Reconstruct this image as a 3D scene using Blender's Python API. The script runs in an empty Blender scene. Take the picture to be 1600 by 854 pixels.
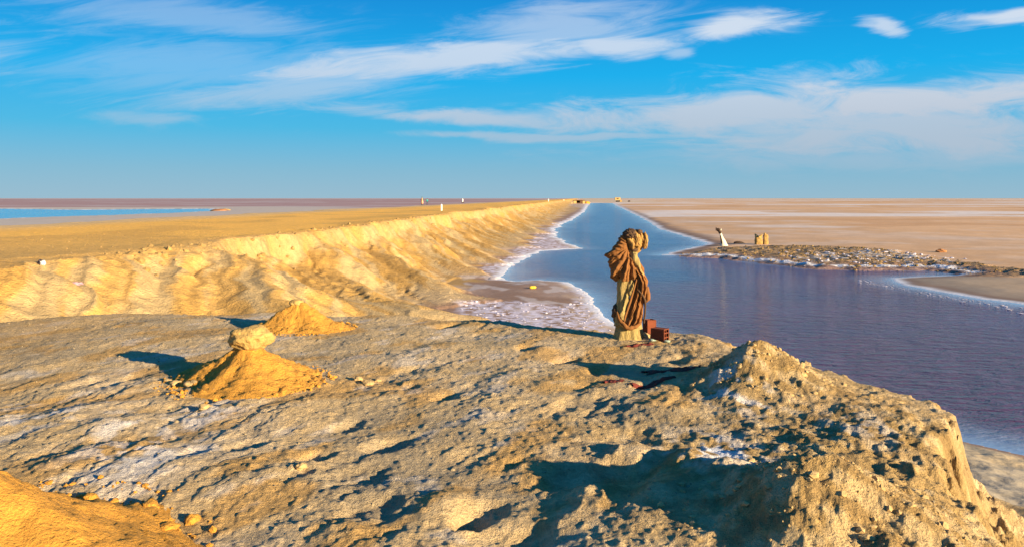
import bpy, bmesh, math, random
import numpy as np
from mathutils import Vector, Matrix

random.seed(7)
rng = np.random.default_rng(11)
SC = bpy.context.scene
COL = SC.collection

# ------------------------------------------------------------------ camera
F, PX0, HY = 1250.0, 800.0, 310.0          # focal length, axis column, horizon row (photo pixels)
CAMZ = 2.1                                  # eye height above the promontory, m
ZW = -2.2                                   # brine level
cd = bpy.data.cameras.new('camera'); cam = bpy.data.objects.new('camera', cd); COL.objects.link(cam)
cam.location = (0, 0, CAMZ); cam.rotation_euler = (math.pi/2, 0, 0)
cd.sensor_width = 36; cd.lens = F/1600*36; cd.shift_y = -(427-HY)/1600
cd.clip_start = 0.1; cd.clip_end = 120000
SC.camera = cam

def at(px, py, z=0.0):
    """photo pixel -> point on the horizontal plane z"""
    Y = (CAMZ-z)*F/(py-HY)
    return ((px-PX0)/F*Y, Y)

# ------------------------------------------------------------------ sun, sky, exposure
SUN_EL = math.radians(12.5)
SH = Vector((-0.80, 0.60)).normalized()     # the way shadows fall
sd = bpy.data.lights.new('sun', 'SUN'); sun = bpy.data.objects.new('sun', sd); COL.objects.link(sun)
sd.energy = 5.0; sd.angle = math.radians(0.5); sd.color = (1.0, 0.81, 0.52)
sundir = Vector((-SH.x*math.cos(SUN_EL), -SH.y*math.cos(SUN_EL), math.sin(SUN_EL)))
sun.rotation_euler = sundir.to_track_quat('Z', 'Y').to_euler()

SC.view_settings.view_transform = 'Standard'; SC.view_settings.look = 'None'
SC.view_settings.gamma = 1.0; SC.view_settings.use_curve_mapping = False
EXPO = 1.45
SC.view_settings.exposure = EXPO
SC.render.engine = 'CYCLES'
SC.cycles.use_denoising = True
SC.cycles.max_bounces = 6

class NB:
    """small node builder"""
    def __init__(s, nt): s.nt = nt
    def n(s, t, **k):
        o = s.nt.nodes.new(t)
        for a, v in k.items(): setattr(o, a, v)
        return o
    def put(s, sock, v):
        if isinstance(v, bpy.types.NodeSocket): s.nt.links.new(v, sock)
        else: sock.default_value = v
    def m(s, op, a, b=0.0, c=None, clamp=False):
        o = s.n('ShaderNodeMath', operation=op); o.use_clamp = clamp
        s.put(o.inputs[0], a)
        if not (op in ('SQRT','ABSOLUTE','EXPONENT','SINE','ARCSINE')): s.put(o.inputs[1], b)
        if c is not None: s.put(o.inputs[2], c)
        return o.outputs[0]
    def mr(s, v, a, b, c, d, smooth=True):
        o = s.n('ShaderNodeMapRange'); o.interpolation_type = 'SMOOTHSTEP' if smooth else 'LINEAR'
        for i, x in enumerate((v, a, b, c, d)): s.put(o.inputs[i], x)
        return o.outputs[0]
    def mix(s, f, a, b, blend='MIX'):
        o = s.n('ShaderNodeMix', data_type='RGBA', blend_type=blend)
        s.put(o.inputs[0], f); s.put(o.inputs[6], a); s.put(o.inputs[7], b)
        return o.outputs[2]
    def comb(s, x, y, z=0.0):
        o = s.n('ShaderNodeCombineXYZ')
        for i, v in enumerate((x, y, z)): s.put(o.inputs[i], v)
        return o.outputs[0]
    def noise(s, vec, scale, detail=4, rough=0.55, dist=0.0, out=0):
        o = s.n('ShaderNodeTexNoise'); 
        if vec is not None: s.put(o.inputs['Vector'], vec)
        o.inputs['Scale'].default_value = scale; o.inputs['Detail'].default_value = detail
        o.inputs['Roughness'].default_value = rough; o.inputs['Distortion'].default_value = dist
        return o.outputs[out]

def rgba(c): return (c[0], c[1], c[2], 1.0)

w = bpy.data.worlds.new('World'); SC.world = w; w.use_nodes = True
nt = w.node_tree; nt.nodes.clear(); B = NB(nt)
sky = B.n('ShaderNodeTexSky', sky_type='NISHITA'); sky.sun_disc = False
sky.sun_elevation = SUN_EL; sky.sun_rotation = math.atan2(sundir.x, sundir.y)
sky.altitude = 0; sky.air_density = 1.0; sky.dust_density = 0.4; sky.ozone_density = 2.5
tc = B.n('ShaderNodeTexCoord'); sep = B.n('ShaderNodeSeparateXYZ'); nt.links.new(tc.outputs['Generated'], sep.inputs[0])
dx, dy, dz = sep.outputs
elv = B.m('MAXIMUM', dz, 0.0)
ramp = B.n('ShaderNodeValToRGB'); nt.links.new(elv, ramp.inputs[0])
KS = 1/(0.10*2**EXPO)                       # display value -> sky radiance at this strength and exposure
STOPS = [(0.0, (.30,.49,.62)), (.035, (.21,.47,.65)), (.085, (.055,.46,.76)), (.15, (.0,.42,.84)), (.24, (.0,.27,.70)), (.45, (.004,.19,.55)), (1.0, (.01,.13,.42))]
while len(ramp.color_ramp.elements) < len(STOPS): ramp.color_ramp.elements.new(.5)
for e, (p, c) in zip(ramp.color_ramp.elements, STOPS): e.position = p; e.color = rgba(c)
clear = B.mix(1.0, ramp.outputs[0], (KS, KS, KS, 1), 'MULTIPLY')
skyc = B.mix(0.975, sky.outputs[0], clear)   # the deep clear desert blue over the plain atmosphere
# clouds: thin drawn-out cirrus and a low bank, placed by compass direction and height over the horizon
dyc = B.m('MAXIMUM', dy, 0.2)
s_ = B.m('DIVIDE', dx, dyc); t_ = B.m('DIVIDE', dz, dyc)
wv = B.comb(B.m('MULTIPLY', s_, 3.0), B.m('MULTIPLY', t_, 11.0), 0.3)
wn = B.n('ShaderNodeTexNoise'); nt.links.new(wv, wn.inputs['Vector']); wn.inputs['Scale'].default_value = 1.3; wn.inputs['Detail'].default_value = 5
wsep = B.n('ShaderNodeSeparateColor'); nt.links.new(wn.outputs['Color'], wsep.inputs[0])
su = B.m('ADD', s_, B.m('MULTIPLY', B.m('SUBTRACT', wsep.outputs[0], 0.5), 0.16))
tu = B.m('ADD', t_, B.m('MULTIPLY', B.m('SUBTRACT', wsep.outputs[1], 0.5), 0.055))
def streak(slope, sx, sy, seed, detail=7, dist=0.6):
    a = B.m('SUBTRACT', t_, B.m('MULTIPLY', s_, slope))
    return B.noise(B.comb(B.m('MULTIPLY', s_, sx), B.m('MULTIPLY', a, sy), seed), 1.0, detail, 0.68, dist)
fine_a = streak(0.13, 6.0, 40.0, 1.7, 9, 1.0)
fine_b = streak(0.0, 8.0, 30.0, 9.2, 9, .9)
def body(px, py, hl, ht, slope, op, fine, k=1.75, lo=0.10, hi=0.95):
    """soft ellipse (photo-pixel measures turned into directions) broken up by streak noise"""
    cs, ct = (px-PX0)/F, (HY-py)/F
    ds = B.m('SUBTRACT', su, cs)
    dt = B.m('SUBTRACT', B.m('SUBTRACT', tu, ct), B.m('MULTIPLY', ds, slope))
    q = B.m('ADD', B.m('POWER', B.m('ABSOLUTE', B.m('MULTIPLY', ds, F/hl)), 2.0),
            B.m('POWER', B.m('ABSOLUTE', B.m('MULTIPLY', dt, F/ht)), 2.0))
    g = B.m('EXPONENT', B.m('MULTIPLY', q, -1.0))
    v = B.m('ADD', g, B.m('MULTIPLY', B.m('SUBTRACT', fine, 0.5), k))
    v = B.m('MULTIPLY', B.mr(v, lo, hi, 0.0, 1.0), op)
    return B.m('MULTIPLY', v, B.mr(g, 0.0, 0.22, 0.0, 1.0))
bodies = [
 (300, 28, 230, 34, -0.05, .30, fine_a), (330, 105, 300, 40, 0.0, .26, fine_a),
 (470, 132, 270, 34, 0.13, .55, fine_a), (700, 92, 330, 26, 0.12, .85, fine_a),
 (880, 40, 165, 30, 0.05, .5, fine_a), (960, 62, 80, 24, 0.0, .85, fine_a),
 (1170, 36, 105, 19, 0.06, .95, fine_a), (1412, 42, 36, 14, -0.35, .8, fine_a),
 (1580, 22, 85, 18, 0.1, .95, fine_a), (1052, 82, 30, 13, -0.2, .5, fine_a),
 (225, 190, 75, 13, -0.03, .42, fine_b), (740, 176, 230, 15, -0.05, .8, fine_b),
 (900, 212, 280, 9, -0.01, .62, fine_b), (1150, 178, 320, 36, 0.02, .9, fine_b),
 (1450, 158, 300, 46, 0.0, 1.0, fine_b), (1420, 205, 380, 52, 0.0, .85, fine_b),
 (1400, 243, 420, 22, 0.0, .5, fine_b), (1900, 150, 300, 40, 0.0, .8, fine_b),
 (-250, 90, 300, 45, 0.05, .5, fine_a),
]
cl = None
for b in bodies:
    v = body(*b); cl = v if cl is None else B.m('MAXIMUM', cl, v)
front = B.mr(dy, 0.15, 0.35, 0.0, 1.0)
cl = B.m('MULTIPLY', cl, front)
# the same thin cirrus all round the sky
gen = B.noise(B.comb(B.m('MULTIPLY', dx, 2.0), B.m('MULTIPLY', dy, 2.0), B.m('MULTIPLY', dz, 9.0)), 1.2, 7, 0.6, 0.5)
genv = B.m('MULTIPLY', B.mr(gen, 0.55, 0.8, 0.0, 0.45), B.m('SUBTRACT', 1.0, front))
cl = B.m('MULTIPLY', B.m('MAXIMUM', cl, genv), B.mr(dz, 0.0, 0.06, 0.0, 1.0))
ccol = B.mix(B.mr(dz, 0.04, 0.2, 0.0, 1.0), (.47*KS, .54*KS, .64*KS, 1), (.66*KS, .75*KS, .87*KS, 1))
skyf = B.mix(cl, skyc, ccol)
bg = B.n('ShaderNodeBackground'); nt.links.new(skyf, bg.inputs[0]); bg.inputs[1].default_value = 0.10
wo = B.n('ShaderNodeOutputWorld'); nt.links.new(bg.outputs[0], wo.inputs[0])

# ------------------------------------------------------------------ helpers
def link(o, parent=None):
    COL.objects.link(o)
    if parent is not None: o.parent = parent
    return o
def tag(o, label=None, cat=None, group=None, kind=None):
    if label: o['label'] = label
    if cat: o['category'] = cat
    if group: o['group'] = group
    if kind: o['kind'] = kind
    return o
def mesh_np(name, V, Fc, mat, parent=None, smooth=True, quads=True, normals=None):
    me = bpy.data.meshes.new(name)
    V = np.asarray(V, dtype=np.float32); Fc = np.asarray(Fc, dtype=np.int32)
    k = Fc.shape[1]
    me.vertices.add(len(V)); me.vertices.foreach_set('co', V.ravel())
    me.loops.add(Fc.size); me.loops.foreach_set('vertex_index', Fc.ravel())
    me.polygons.add(len(Fc)); me.polygons.foreach_set('loop_start', np.arange(0, Fc.size, k, dtype=np.int32))
    me.polygons.foreach_set('loop_total', np.full(len(Fc), k, dtype=np.int32))
    me.polygons.foreach_set('use_smooth', np.full(len(Fc), smooth, dtype=bool))
    me.update(calc_edges=True)
    if normals is not None:
        me.normals_split_custom_set_from_vertices(normals.astype(np.float32))
    me.materials.append(mat)
    o = bpy.data.objects.new(name, me)
    return link(o, parent)
def attr_col(me, name, C):
    a = me.attributes.new(name, 'FLOAT_COLOR', 'POINT')
    A = np.ones((len(C), 4), dtype=np.float32); A[:, :C.shape[1]] = C
    a.data.foreach_set('color', A.ravel())
def bm_obj(name, bm, mat, parent=None, smooth=False):
    me = bpy.data.meshes.new(name); bm.normal_update(); bm.to_mesh(me); bm.free()
    for p in me.polygons: p.use_smooth = smooth
    me.materials.append(mat)
    return link(bpy.data.objects.new(name, me), parent)
def empty(name, loc, rz=0.0):
    o = bpy.data.objects.new(name, None); o.empty_display_size = 0.2
    o.location = loc; o.rotation_euler = (0, 0, rz); return link(o)

# numpy noise -------------------------------------------------------
_ga = rng.uniform(0, 2*math.pi, 256); _GX = np.cos(_ga); _GY = np.sin(_ga)
_P = rng.permutation(256).astype(np.int64)
def pn(x, y, seed=0):
    xi = np.floor(x); yi = np.floor(y); fx = x-xi; fy = y-yi
    xi = xi.astype(np.int64)+seed*57; yi = yi.astype(np.int64)+seed*131
    u = fx*fx*fx*(fx*(fx*6-15)+10); v = fy*fy*fy*(fy*(fy*6-15)+10)
    def g(a, b, p, q):
        h = _P[(_P[a & 255]+b) & 255]
        return _GX[h]*p+_GY[h]*q
    n00 = g(xi, yi, fx, fy); n10 = g(xi+1, yi, fx-1, fy)
    n01 = g(xi, yi+1, fx, fy-1); n11 = g(xi+1, yi+1, fx-1, fy-1)
    a = n00+u*(n10-n00); b = n01+u*(n11-n01)
    return (a+v*(b-a))*1.5
def fbm(x, y, lam, octs, seed=0, gain=0.5):
    r = np.zeros_like(x); a = 1.0; f = 1.0/lam
    for i in range(octs):
        r += a*pn(x*f+i*7.3, y*f-i*3.1, seed+i); a *= gain; f *= 2.03
    return r
def sst(x, a, b):
    t = np.clip((x-a)/(b-a), 0, 1); return t*t*(3-2*t)
def sdf(X, Y, poly):
    """signed distance, positive inside"""
    P = np.asarray(poly, float); d2 = np.full(X.shape, 1e18); ins = np.zeros(X.shape, bool)
    for i in range(len(P)):
        ax, ay = P[i]; bx, by = P[(i+1) % len(P)]
        ex, ey = bx-ax, by-ay; L = ex*ex+ey*ey
        if L < 1e-12: continue
        wx, wy = X-ax, Y-ay
        t = np.clip((wx*ex+wy*ey)/L, 0, 1)
        qx = wx-ex*t; qy = wy-ey*t
        np.minimum(d2, qx*qx+qy*qy, out=d2)
        c = ((ay <= Y) & (by > Y)) | ((by <= Y) & (ay > Y))
        if ey != 0: ins ^= c & (X < ax+(Y-ay)/ey*ex)
    d = np.sqrt(d2)
    return np.where(ins, d, -d)
def px_poly(pts, z): return [at(x, y, z) for x, y in pts]

# ------------------------------------------------------------------ layout of the place
TA = 105/1250; CA, SA = 1/math.sqrt(1+TA*TA), TA/math.sqrt(1+TA*TA)   # the canal runs a little right of the view axis
SHORE_L = [(921,317.6),(914,330),(893,344),(874,352),(868,360),(872,371),(890,381),(911,388),(880,389.5),(842,392),(818,403),(794,419),
           (784,431),(790,437),(805,439.5),(842,437.6),(883,441),(907,452),(923,465),(934,484),(955,505.5)]
SHORE_R = [(1600,476),(1487,459),(1412,444),(1388,434),(1450,432),(1527,429.5),(1500,424),(1461,419.5),(1356,419),(1277,418),(1244,414),
           (1180,408),(1139,402.5),(1075,399.5),(1028,398),(1056,392),(1109,382),(1075,371),(1037,359),(1000,339),(975,327),(962,321),(957,317.6)]
CANAL = px_poly(SHORE_L, ZW)+[(7.6,14.6)]+px_poly([(1600,712)], ZW)+[(10.5,9),(12.5,0),(15,-25),(70,-25),(60,6),(34,24),(26,29.5)]+px_poly(SHORE_R, ZW)
LAKE = px_poly([(334,330.2),(242,334),(108,338.5),(0,342.5),(-300,352),(-900,360),(-900,327),(0,326.4),(60,327),(116,328),(215,327),(300,326.6),(338,326.2)], ZW)
PROM = px_poly([(0,500),(100,492),(200,487),(330,486),(420,483),(520,486),(640,490),(760,497),(860,508),(960,515),(1060,515),(1110,520),(1180,546),
                (1250,562),(1330,590),(1430,616),(1486,634)], 0.0)+[(4.1,7.55),(3.62,6.9),(3.25,6.0),(2.95,5.0),(2.8,3.6),(3.2,0),(3.5,-9),(-18,-9),(-18,13)]
SALT1 = px_poly([(914,331),(902,338),(850,357),(838,368),(805,390),(772,403),(745,414),(739,427),(751,435),(790,438),(830,410),(868,395),(915,389),(880,378),(880,362),(905,350)], ZW)
SALT2 = px_poly([(700,478),(735,477),(805,476),(875,478),(900,474),(905,462),(898,450),(880,441),(907,450),(923,465),(936,484),(958,506),(955,530),(800,530),(740,500)], ZW)
MUD1 = px_poly([(636,480),(660,466),(720,452),(742,438),(735,425),(745,408),(800,388),(845,360),(895,338),(915,331),(930,360),(880,400),(790,437),(842,437),(884,441),(908,455),(915,480),(900,520),(650,520)], ZW)
SCRUB = px_poly([(1060,396),(1110,387),(1200,385),(1300,386),(1400,393),(1500,408),(1600,420),(1700,428),(1700,438),(1600,430),(1530,428),(1490,423),(1461,418.5),(1356,418),(1277,416.5),(1180,406),(1110,399.5)], ZW+0.2)
WHITEP = px_poly([(1200,402),(1260,396),(1340,392),(1420,394),(1480,400),(1530,406),(1500,412),(1420,409),(1340,413),(1270,413)], ZW+0.2)
MOUNDS = [(2.78,8.95,.50,.52,1.5),(1.98,5.15,.45,.60,1.5),(3.5,7.4,.07,.8,2.0)]   # x, y, height, radius, shape
PITS = [(735,812,.11,.10),(760,795,.16,.06),(885,560,.16,.10),(905,632,.30,.07),(940,575,.18,.06),(700,506,.28,.10),(490,712,.14,.06),(465,742,.10,.04),
        (820,545,.14,.05),(640,600,.16,.05),(610,690,.2,.05),(560,740,.2,.05),(575,800,.22,.07),(960,740,.25,.08),(880,745,.2,.05),(690,620,.16,.05),(540,660,.15,.04),(380,700,.18,.05),
        (1000,680,.3,.05),(300,715,.13,.04),(250,640,.2,.035),(800,850,.3,.08),(1060,560,.2,.05),(1010,600,.16,.05)]
BUMPS = [(985,705,.22,.16),(1075,722,.2,.20),(930,765,.22,.14),(1040,775,.25,.16),(1130,745,.2,.18),(905,805,.22,.10),(150,672,.35,.05),(560,560,.3,.05),(560,815,.18,.08),(700,785,.16,.06),(860,600,.22,.07),(800,590,.25,.06),(850,548,.14,.07),(1040,590,.2,.05),(950,610,.2,.05),
         (1090,540,.3,.06),(1030,640,.3,.05),(740,660,.3,.04),(380,760,.25,.05),(480,630,.3,.05),(690,540,.35,.06),(1000,830,.3,.08),(620,560,.3,.05),(680,790,.2,.05)]
FOOT = []
for _ in range(420):
    a = random.random(); px = 470+180*a+random.uniform(-25, 25); py = 492-random.random()**1.6*62*(1-.3*a)
    FOOT.append(at(px, py, -1.75)+(random.uniform(.12, .22), random.uniform(.03, .07)))
SPURS = []; _s = 27.0
while _s < 700: SPURS.append((_s, random.uniform(.7, 1.3))); _s += random.uniform(5.5, 10)*(1+_s/400)

GOLD = np.array((.43,.245,.065)); PALE = np.array((.44,.31,.145)); CRUST = np.array((.54,.375,.185)); CGREY = np.array((.54,.43,.30))
TAN = np.array((.66,.39,.20)); GREYW = np.array((.66,.52,.41)); REDB = np.array((.30,.13,.085)); MUDC = np.array((.22,.125,.07))
SALTC = np.array((.58,.51,.57)); GREYM = np.array((.46,.37,.25)); OCHRE = np.array((.50,.265,.055)); WHITE = np.array((.78,.77,.78))
def mixc(C, T, f): return C+(T-C)*np.clip(f, 0, 1)[..., None]

def terrain(X, Y, colour=True):
    X = np.asarray(X, float); Y = np.asarray(Y, float)
    R = np.hypot(X, Y)
    q = X*CA-Y*SA; s = X*SA+Y*CA
    near = R < 140
    # brine basin
    wob = np.zeros_like(X); i = np.where(R < 900)
    wob[i] = (fbm(X[i], Y[i], 2.2, 3, 3)*.22+fbm(X[i], Y[i], 14., 2, 5)*.25)*np.clip(R[i]/25, .5, 3)
    dc = sdf(X, Y, CANAL)+wob*.55; dl = sdf(X, Y, LAKE)+wob*4
    dcl = np.maximum(dc, dl)
    dist = -dcl
    flat = ZW+np.where(dist > 0, .012+np.minimum(.035*dist, .10)+.12*sst(dist, 2, 14), np.maximum(.06*dist, -.5))
    fl = np.zeros_like(X); i = np.where(R < 400); fl[i] = fbm(X[i], Y[i], 3.0, 3, 9)*.018
    flat = flat+fl*sst(dist, .3, 3)
    # the low scrubby bank across the water
    dsb = np.full(X.shape, -99.0); i = np.where((R > 30) & (R < 110) & (X > 5))
    dsb[i] = sdf(X[i], Y[i], SCRUB)+fbm(X[i], Y[i], 2.5, 3, 21)*.9
    sb = sst(dsb, -1.0, 1.6)
    sbn = np.zeros_like(X); sbn[i] = fbm(X[i], Y[i], .9, 4, 23)
    flat = flat+sb*(.16+.10*sbn)
    z = flat.copy()
    # embankment of the causeway
    qc = -12.2+.8*pn(s/13., s*0+.5, 31)+.75*pn(s/5.1, s*0+.7, 32)
    i = np.where(R < 500)
    cr = np.zeros_like(X); cr[i] = .34*pn(s[i]/1.5, q[i]/2., 33)+.20*pn(s[i]/.6, q[i]/.9, 34)+.08*pn(s[i]/.25, q[i]/.4, 30)
    t = q-qc-cr*sst(R, 8, 24)
    ss = s+1.5*np.clip(t, 0, 7)
    sp = np.zeros_like(X)
    for c, a in SPURS:
        k = 1+c/160
        d = np.abs(ss-c)/(2.3*k); sp = np.maximum(sp, a*np.exp(-d**1.3))
    ztop = .6+.05*np.where(R < 900, pn(s/6., q/5., 35), 0)-.05*sst(-t, 0, 6)+.10*np.exp(-((t+.5)/.7)**2)
    cl_d = .66+.45*pn(s/3.7, s*0+.2, 36)
    cl_d = cl_d*sst(s, 19, 30)                       # near the camera the scarp fades into a plain slope
    L = 4.6+3.2*sp+1.2*pn(s/17., s*0, 37)+3.0*(1-sst(s, 19, 33))
    tt = np.clip((t-.45)/L, 0, 1)
    zb = ztop-cl_d*sst(t, 0, .55)
    foot = flat+.06
    bank = np.where(t < .5, zb, foot+(ztop-cl_d-foot)*(1-tt)**(1.95-.55*np.clip(sp, 0, 1)-.5*(1-sst(s, 19, 33))))
    gl = np.zeros_like(X); i = np.where((R < 260) & (t > -1) & (t < 9))
    gl[i] = fbm(ss[i]*.8, t[i]*.6, 2.0, 5, 41, .5)*.06+(.45-np.abs(fbm(ss[i], t[i]*.2, 2.1, 3, 47))*1.6)*.12
    bank = bank+gl*sst(t, .1, .8)*(1-tt)*1.3
    # the lake-side shoulder
    lt = -t-21-2*pn(s/20., s*0, 38)
    bank = np.where(lt > 0, flat+(ztop-flat)*(1-sst(lt, 0, 9)), bank)
    onb = (t < .45+L) & (lt < 9)
    wb = np.where(onb, 1.0, 0.0)
    z = np.where(onb, np.maximum(z, bank), z)
    # promontory
    pd = np.full(X.shape, -99.0); i = np.where(R < 45)
    pd[i] = sdf(X[i], Y[i], PROM)+fbm(X[i], Y[i], 1.3, 4, 51)*.11+fbm(X[i], Y[i], .32, 4, 53, .6)*.085*sst(X[i], 2.2, 3.2)
    top = np.zeros_like(X); rough = np.zeros_like(X); an1 = np.zeros_like(X)
    i = np.where(pd > -3)
    x, y = X[i], Y[i]
    e1 = x*.88-y*.47; e2 = x*.47+y*.88                # e2: the way the crust is drawn out
    u = fbm(x, y, 2.6, 2, 61)*.06
    a1 = fbm(e1, e2*.42, .55, 4, 63, .52)
    a2 = fbm(x+5, y, 1.1, 3, 67)
    ridge = (1-np.abs(a1)*2.0)
    patch = sst(a2, -.25, .5)
    calm = sst(y, 11, 9.0)*.75+.25
    u += (.026*a1*(.35+.9*patch)+.012*ridge*patch)*calm
    lf = sst(-x-.6, 0, 2.5)*sst(11-y, 0, 2.5)         # flaky plates on the left
    fl2 = fbm(e1*.8+e2*.25, e2*.3-e1*.05, .42, 4, 71)*3.2
    st = np.floor(fl2)+sst(fl2-np.floor(fl2), .0, .22)
    u += .011*lf*st*calm
    u += fbm(x, y, .22, 4, 75, .6)*.0100*(.45+.95*patch)+np.maximum(fbm(x, y, .085, 2, 77)-.1, 0)*.016
    mh = np.zeros_like(x)
    for (mx, my, h, r, p) in MOUNDS:
        d = np.hypot(x-mx+.10*a2, y-my+.10*a1); mh = np.maximum(mh, 0)+h*np.exp(-(d/r)**p)
    rg = sst(mh, .04, .25)+sst(x-1.1, 0, 1.4)*.5+sst(x+.2, 0, 1.0)*sst(8.2-y, 0, 1.2)*.45
    u += mh+np.clip(rg, 0, 1)*(fbm(x, y, .30, 5, 81, .58)*.028+np.abs(fbm(x, y, .10, 3, 85))*.016)
    for lst, sg in ((PITS, -1), (BUMPS, 1)):
        for (ppx, ppy, r, dep) in lst:
            cx, cy = at(ppx, ppy, 0)
            k = np.where((np.abs(x-cx) < 1.2) & (np.abs(y-cy) < 1.2))[0]
            if len(k) == 0: continue
            f1 = (x[k]-cx)*.88-(y[k]-cy)*.47; f2 = (x[k]-cx)*.47+(y[k]-cy)*.88
            d = np.sqrt((f1/(r*.8))**2+(f2/(r*1.3))**2)+.35*a1[k]
            u[k] += sg*dep*(1.0 if sg < 0 else .6)*(np.exp(-np.abs(d)**(4 if sg < 0 else 2)))
    u -= .10*sst(-pd[i]+.35, 0, .5)*0
    top[i] = u; rough[i] = np.clip(rg, 0, 1); an1[i] = a1
    o = np.maximum(-pd, 0)
    rside = sst(X, 3.0, 3.8)*sst(Y, 5.8, 6.8)
    drop = .12*sst(-pd, -.35, .1)*(1-.7*rside)+.5*rside*sst(o, -.02, .26)+np.where(o < 2.2, .95*o, 2.09+.02*(o-2.2))
    drop = drop-.06*np.abs(fl)*10*0
    rn = np.zeros_like(X); i = np.where((X > 2) & (R < 14) & (pd > -3)); rn[i] = fbm(X[i], Y[i], .28, 4, 55, .6)
    pr = top-drop+rn*.10*sst(-pd, -.15, .25)
    # the sandy apron below the bluff on the brine side
    onp = (pd > -4) & (pr > z)
    z = np.where(onp, np.maximum(z, pr), z)
    ap = np.zeros_like(X); i = np.where((X > 2.5) & (Y < 19) & (R < 40) & (dc < 0))
    ap[i] = ZW+.02+np.minimum(-dc[i], 5)*.18+fbm(X[i], Y[i], .8, 4, 91)*.05*np.minimum(-dc[i], 1)
    app = (ap > z) & (X > 2.5) & (Y < 19) & (R < 40) & (dc < 0)
    z = np.where(app, ap, z); 
    # footprints in the gully
    fd = np.zeros_like(X); i = np.where((X > -14) & (X < 0) & (Y > 20) & (Y < 48))
    if len(i[0]):
        x, y = X[i], Y[i]; d_ = np.zeros_like(x)
        for (cx, cy, r, dep) in FOOT:
            k = np.where((np.abs(x-cx) < .6) & (np.abs(y-cy) < .6))[0]
            if len(k): d_[k] = np.maximum(d_[k], dep*np.exp(-(((x[k]-cx)**2+(y[k]-cy)**2)/(r*r))**2))
        fd[i] = d_
    z = z-fd*(~onp)
    if not colour: return z
    # ---------------- colour of the ground
    n1 = np.zeros_like(X); n2 = np.zeros_like(X)
    lamf = np.where(R > 300, 1.0, 0)
    n1 = fbm(X/60., Y/60., 1.0, 4, 101); n2 = fbm(X/7., Y/7., 1.0, 4, 105)
    nb = fbm(X/420., Y/420., 1.0, 5, 109)
    C = np.broadcast_to(TAN, X.shape+(3,)).copy()
    C = mixc(C, TAN*.82, sst(n1, -.1, .5)*.7)
    C = mixc(C, GREYW, sst(nb+.35*n1, .12, .55)*.85)
    C = mixc(C, GREYW*.95, sst(n2+.5*n1, .1, .8)*.35*(R < 400))
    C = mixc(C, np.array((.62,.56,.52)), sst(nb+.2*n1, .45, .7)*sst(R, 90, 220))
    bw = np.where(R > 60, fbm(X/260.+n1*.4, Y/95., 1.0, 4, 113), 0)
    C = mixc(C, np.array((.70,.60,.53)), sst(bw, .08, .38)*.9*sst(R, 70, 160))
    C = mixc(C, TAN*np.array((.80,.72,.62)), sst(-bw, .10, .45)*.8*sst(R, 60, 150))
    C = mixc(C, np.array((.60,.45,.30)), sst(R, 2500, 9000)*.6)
    leftside = sst(-q, 30, 60)
    C = mixc(C, REDB*(1+.3*n1[..., None]*0), leftside*sst(R, 130, 330))
    C = mixc(C, np.array((.42,.32,.27)), leftside*sst(n1*.6+nb, .15, .5)*.7)
    C = mixc(C, GREYM, leftside*(1-sst(-dl, 30, 80))*(R < 420))
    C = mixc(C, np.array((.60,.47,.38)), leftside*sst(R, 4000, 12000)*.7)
    endz = sst(s, 780, 830)*(np.abs(q) < 90); C = mixc(C, np.array((.60,.44,.28)), endz*.9)
    # water's edge: wet mud, then a rim of salt
    wet = np.zeros_like(X)
    mudw = (1-sst(dist, .8, 3.2+1.2*n2))*(dist > -1)*(dc > -20)*(X > -3)
    rs = sst(q-3, 0, 4)
    C = mixc(C, MUDC, mudw*np.where(R > 20, 1, 0)*rs); wet = np.maximum(wet, mudw*rs*.6)
    i = np.where((R > 18) & (R < 900) & (X < 30) & (q > -12))
    m1 = np.zeros_like(X); s1 = np.zeros_like(X); s2 = np.zeros_like(X)
    x, y = X[i], Y[i]; wv_ = fbm(x, y, 1.6, 4, 111)*np.clip(R[i]/30, .6, 2.5)
    m1[i] = sdf(x, y, MUD1)+wv_*.7; s1[i] = sdf(x, y, SALT1)-.45+wv_*.6; s2[i] = sdf(x, y, SALT2)+wv_*.5
    beach = sst(q, -11.5, -9.5)*(q < 3)*(R < 700)*(dc < 0)
    C = mixc(C, mixc(np.broadcast_to(GOLD*.88, C.shape), np.array((.50,.34,.21)), sst(n2, -.2, .5)), beach)
    farm = (R > 120)*(q < 3)*(q > -12)
    m1 = np.where(farm > 0, 3.0-dist, m1); s1 = np.where(farm > 0, 1.3-dist, s1)
    mm = sst(m1, -.6, .8)*(dist > -3)*(q < 6)*(q > -12)*(R > 18)*(Y > 18)
    C = mixc(C, mixc(np.broadcast_to(MUDC*1.15, C.shape), np.array((.34,.22,.15)), sst(n2, -.05, .5)), mm); wet = np.maximum(wet, mm*.55)
    fs = np.zeros_like(X); fs[i] = fbm(x, y, .35, 3, 115)
    pal = sst(fbm(X/1.3, Y/2.6, 1.0, 3, 117)-.15, 0, .35)*sst(m1, -3.5, .0)*(q < 4)*(q > -12)*(R > 18)*(R < 60)*(Y > 18)
    C = mixc(C, np.array((.52,.44,.40)), pal*.6)
    sm = np.maximum(sst(s1, -.3, .5), sst(s2, -.3, .4))*(q < 8)*(Y > 18)
    C = mixc(C, SALTC*(1+.0*fs[..., None]), sm*(.62+1.5*fs)); wet = wet*(1-.8*sm)
    rim = np.exp(-((dist-.06)/(.18+R/260.))**2)*(R > 18)
    C = mixc(C, WHITE, rim*.85)
    # bed under shallow water
    bed = sst(-dist, .1, 1.6); C = mixc(C, np.array((.16,.10,.12)), bed*.8)
    # scrub bank
    C = mixc(C, np.array((.20,.125,.055)), sb*(.75+.5*sbn)*sst(dist, .8, 2.0))
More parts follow.
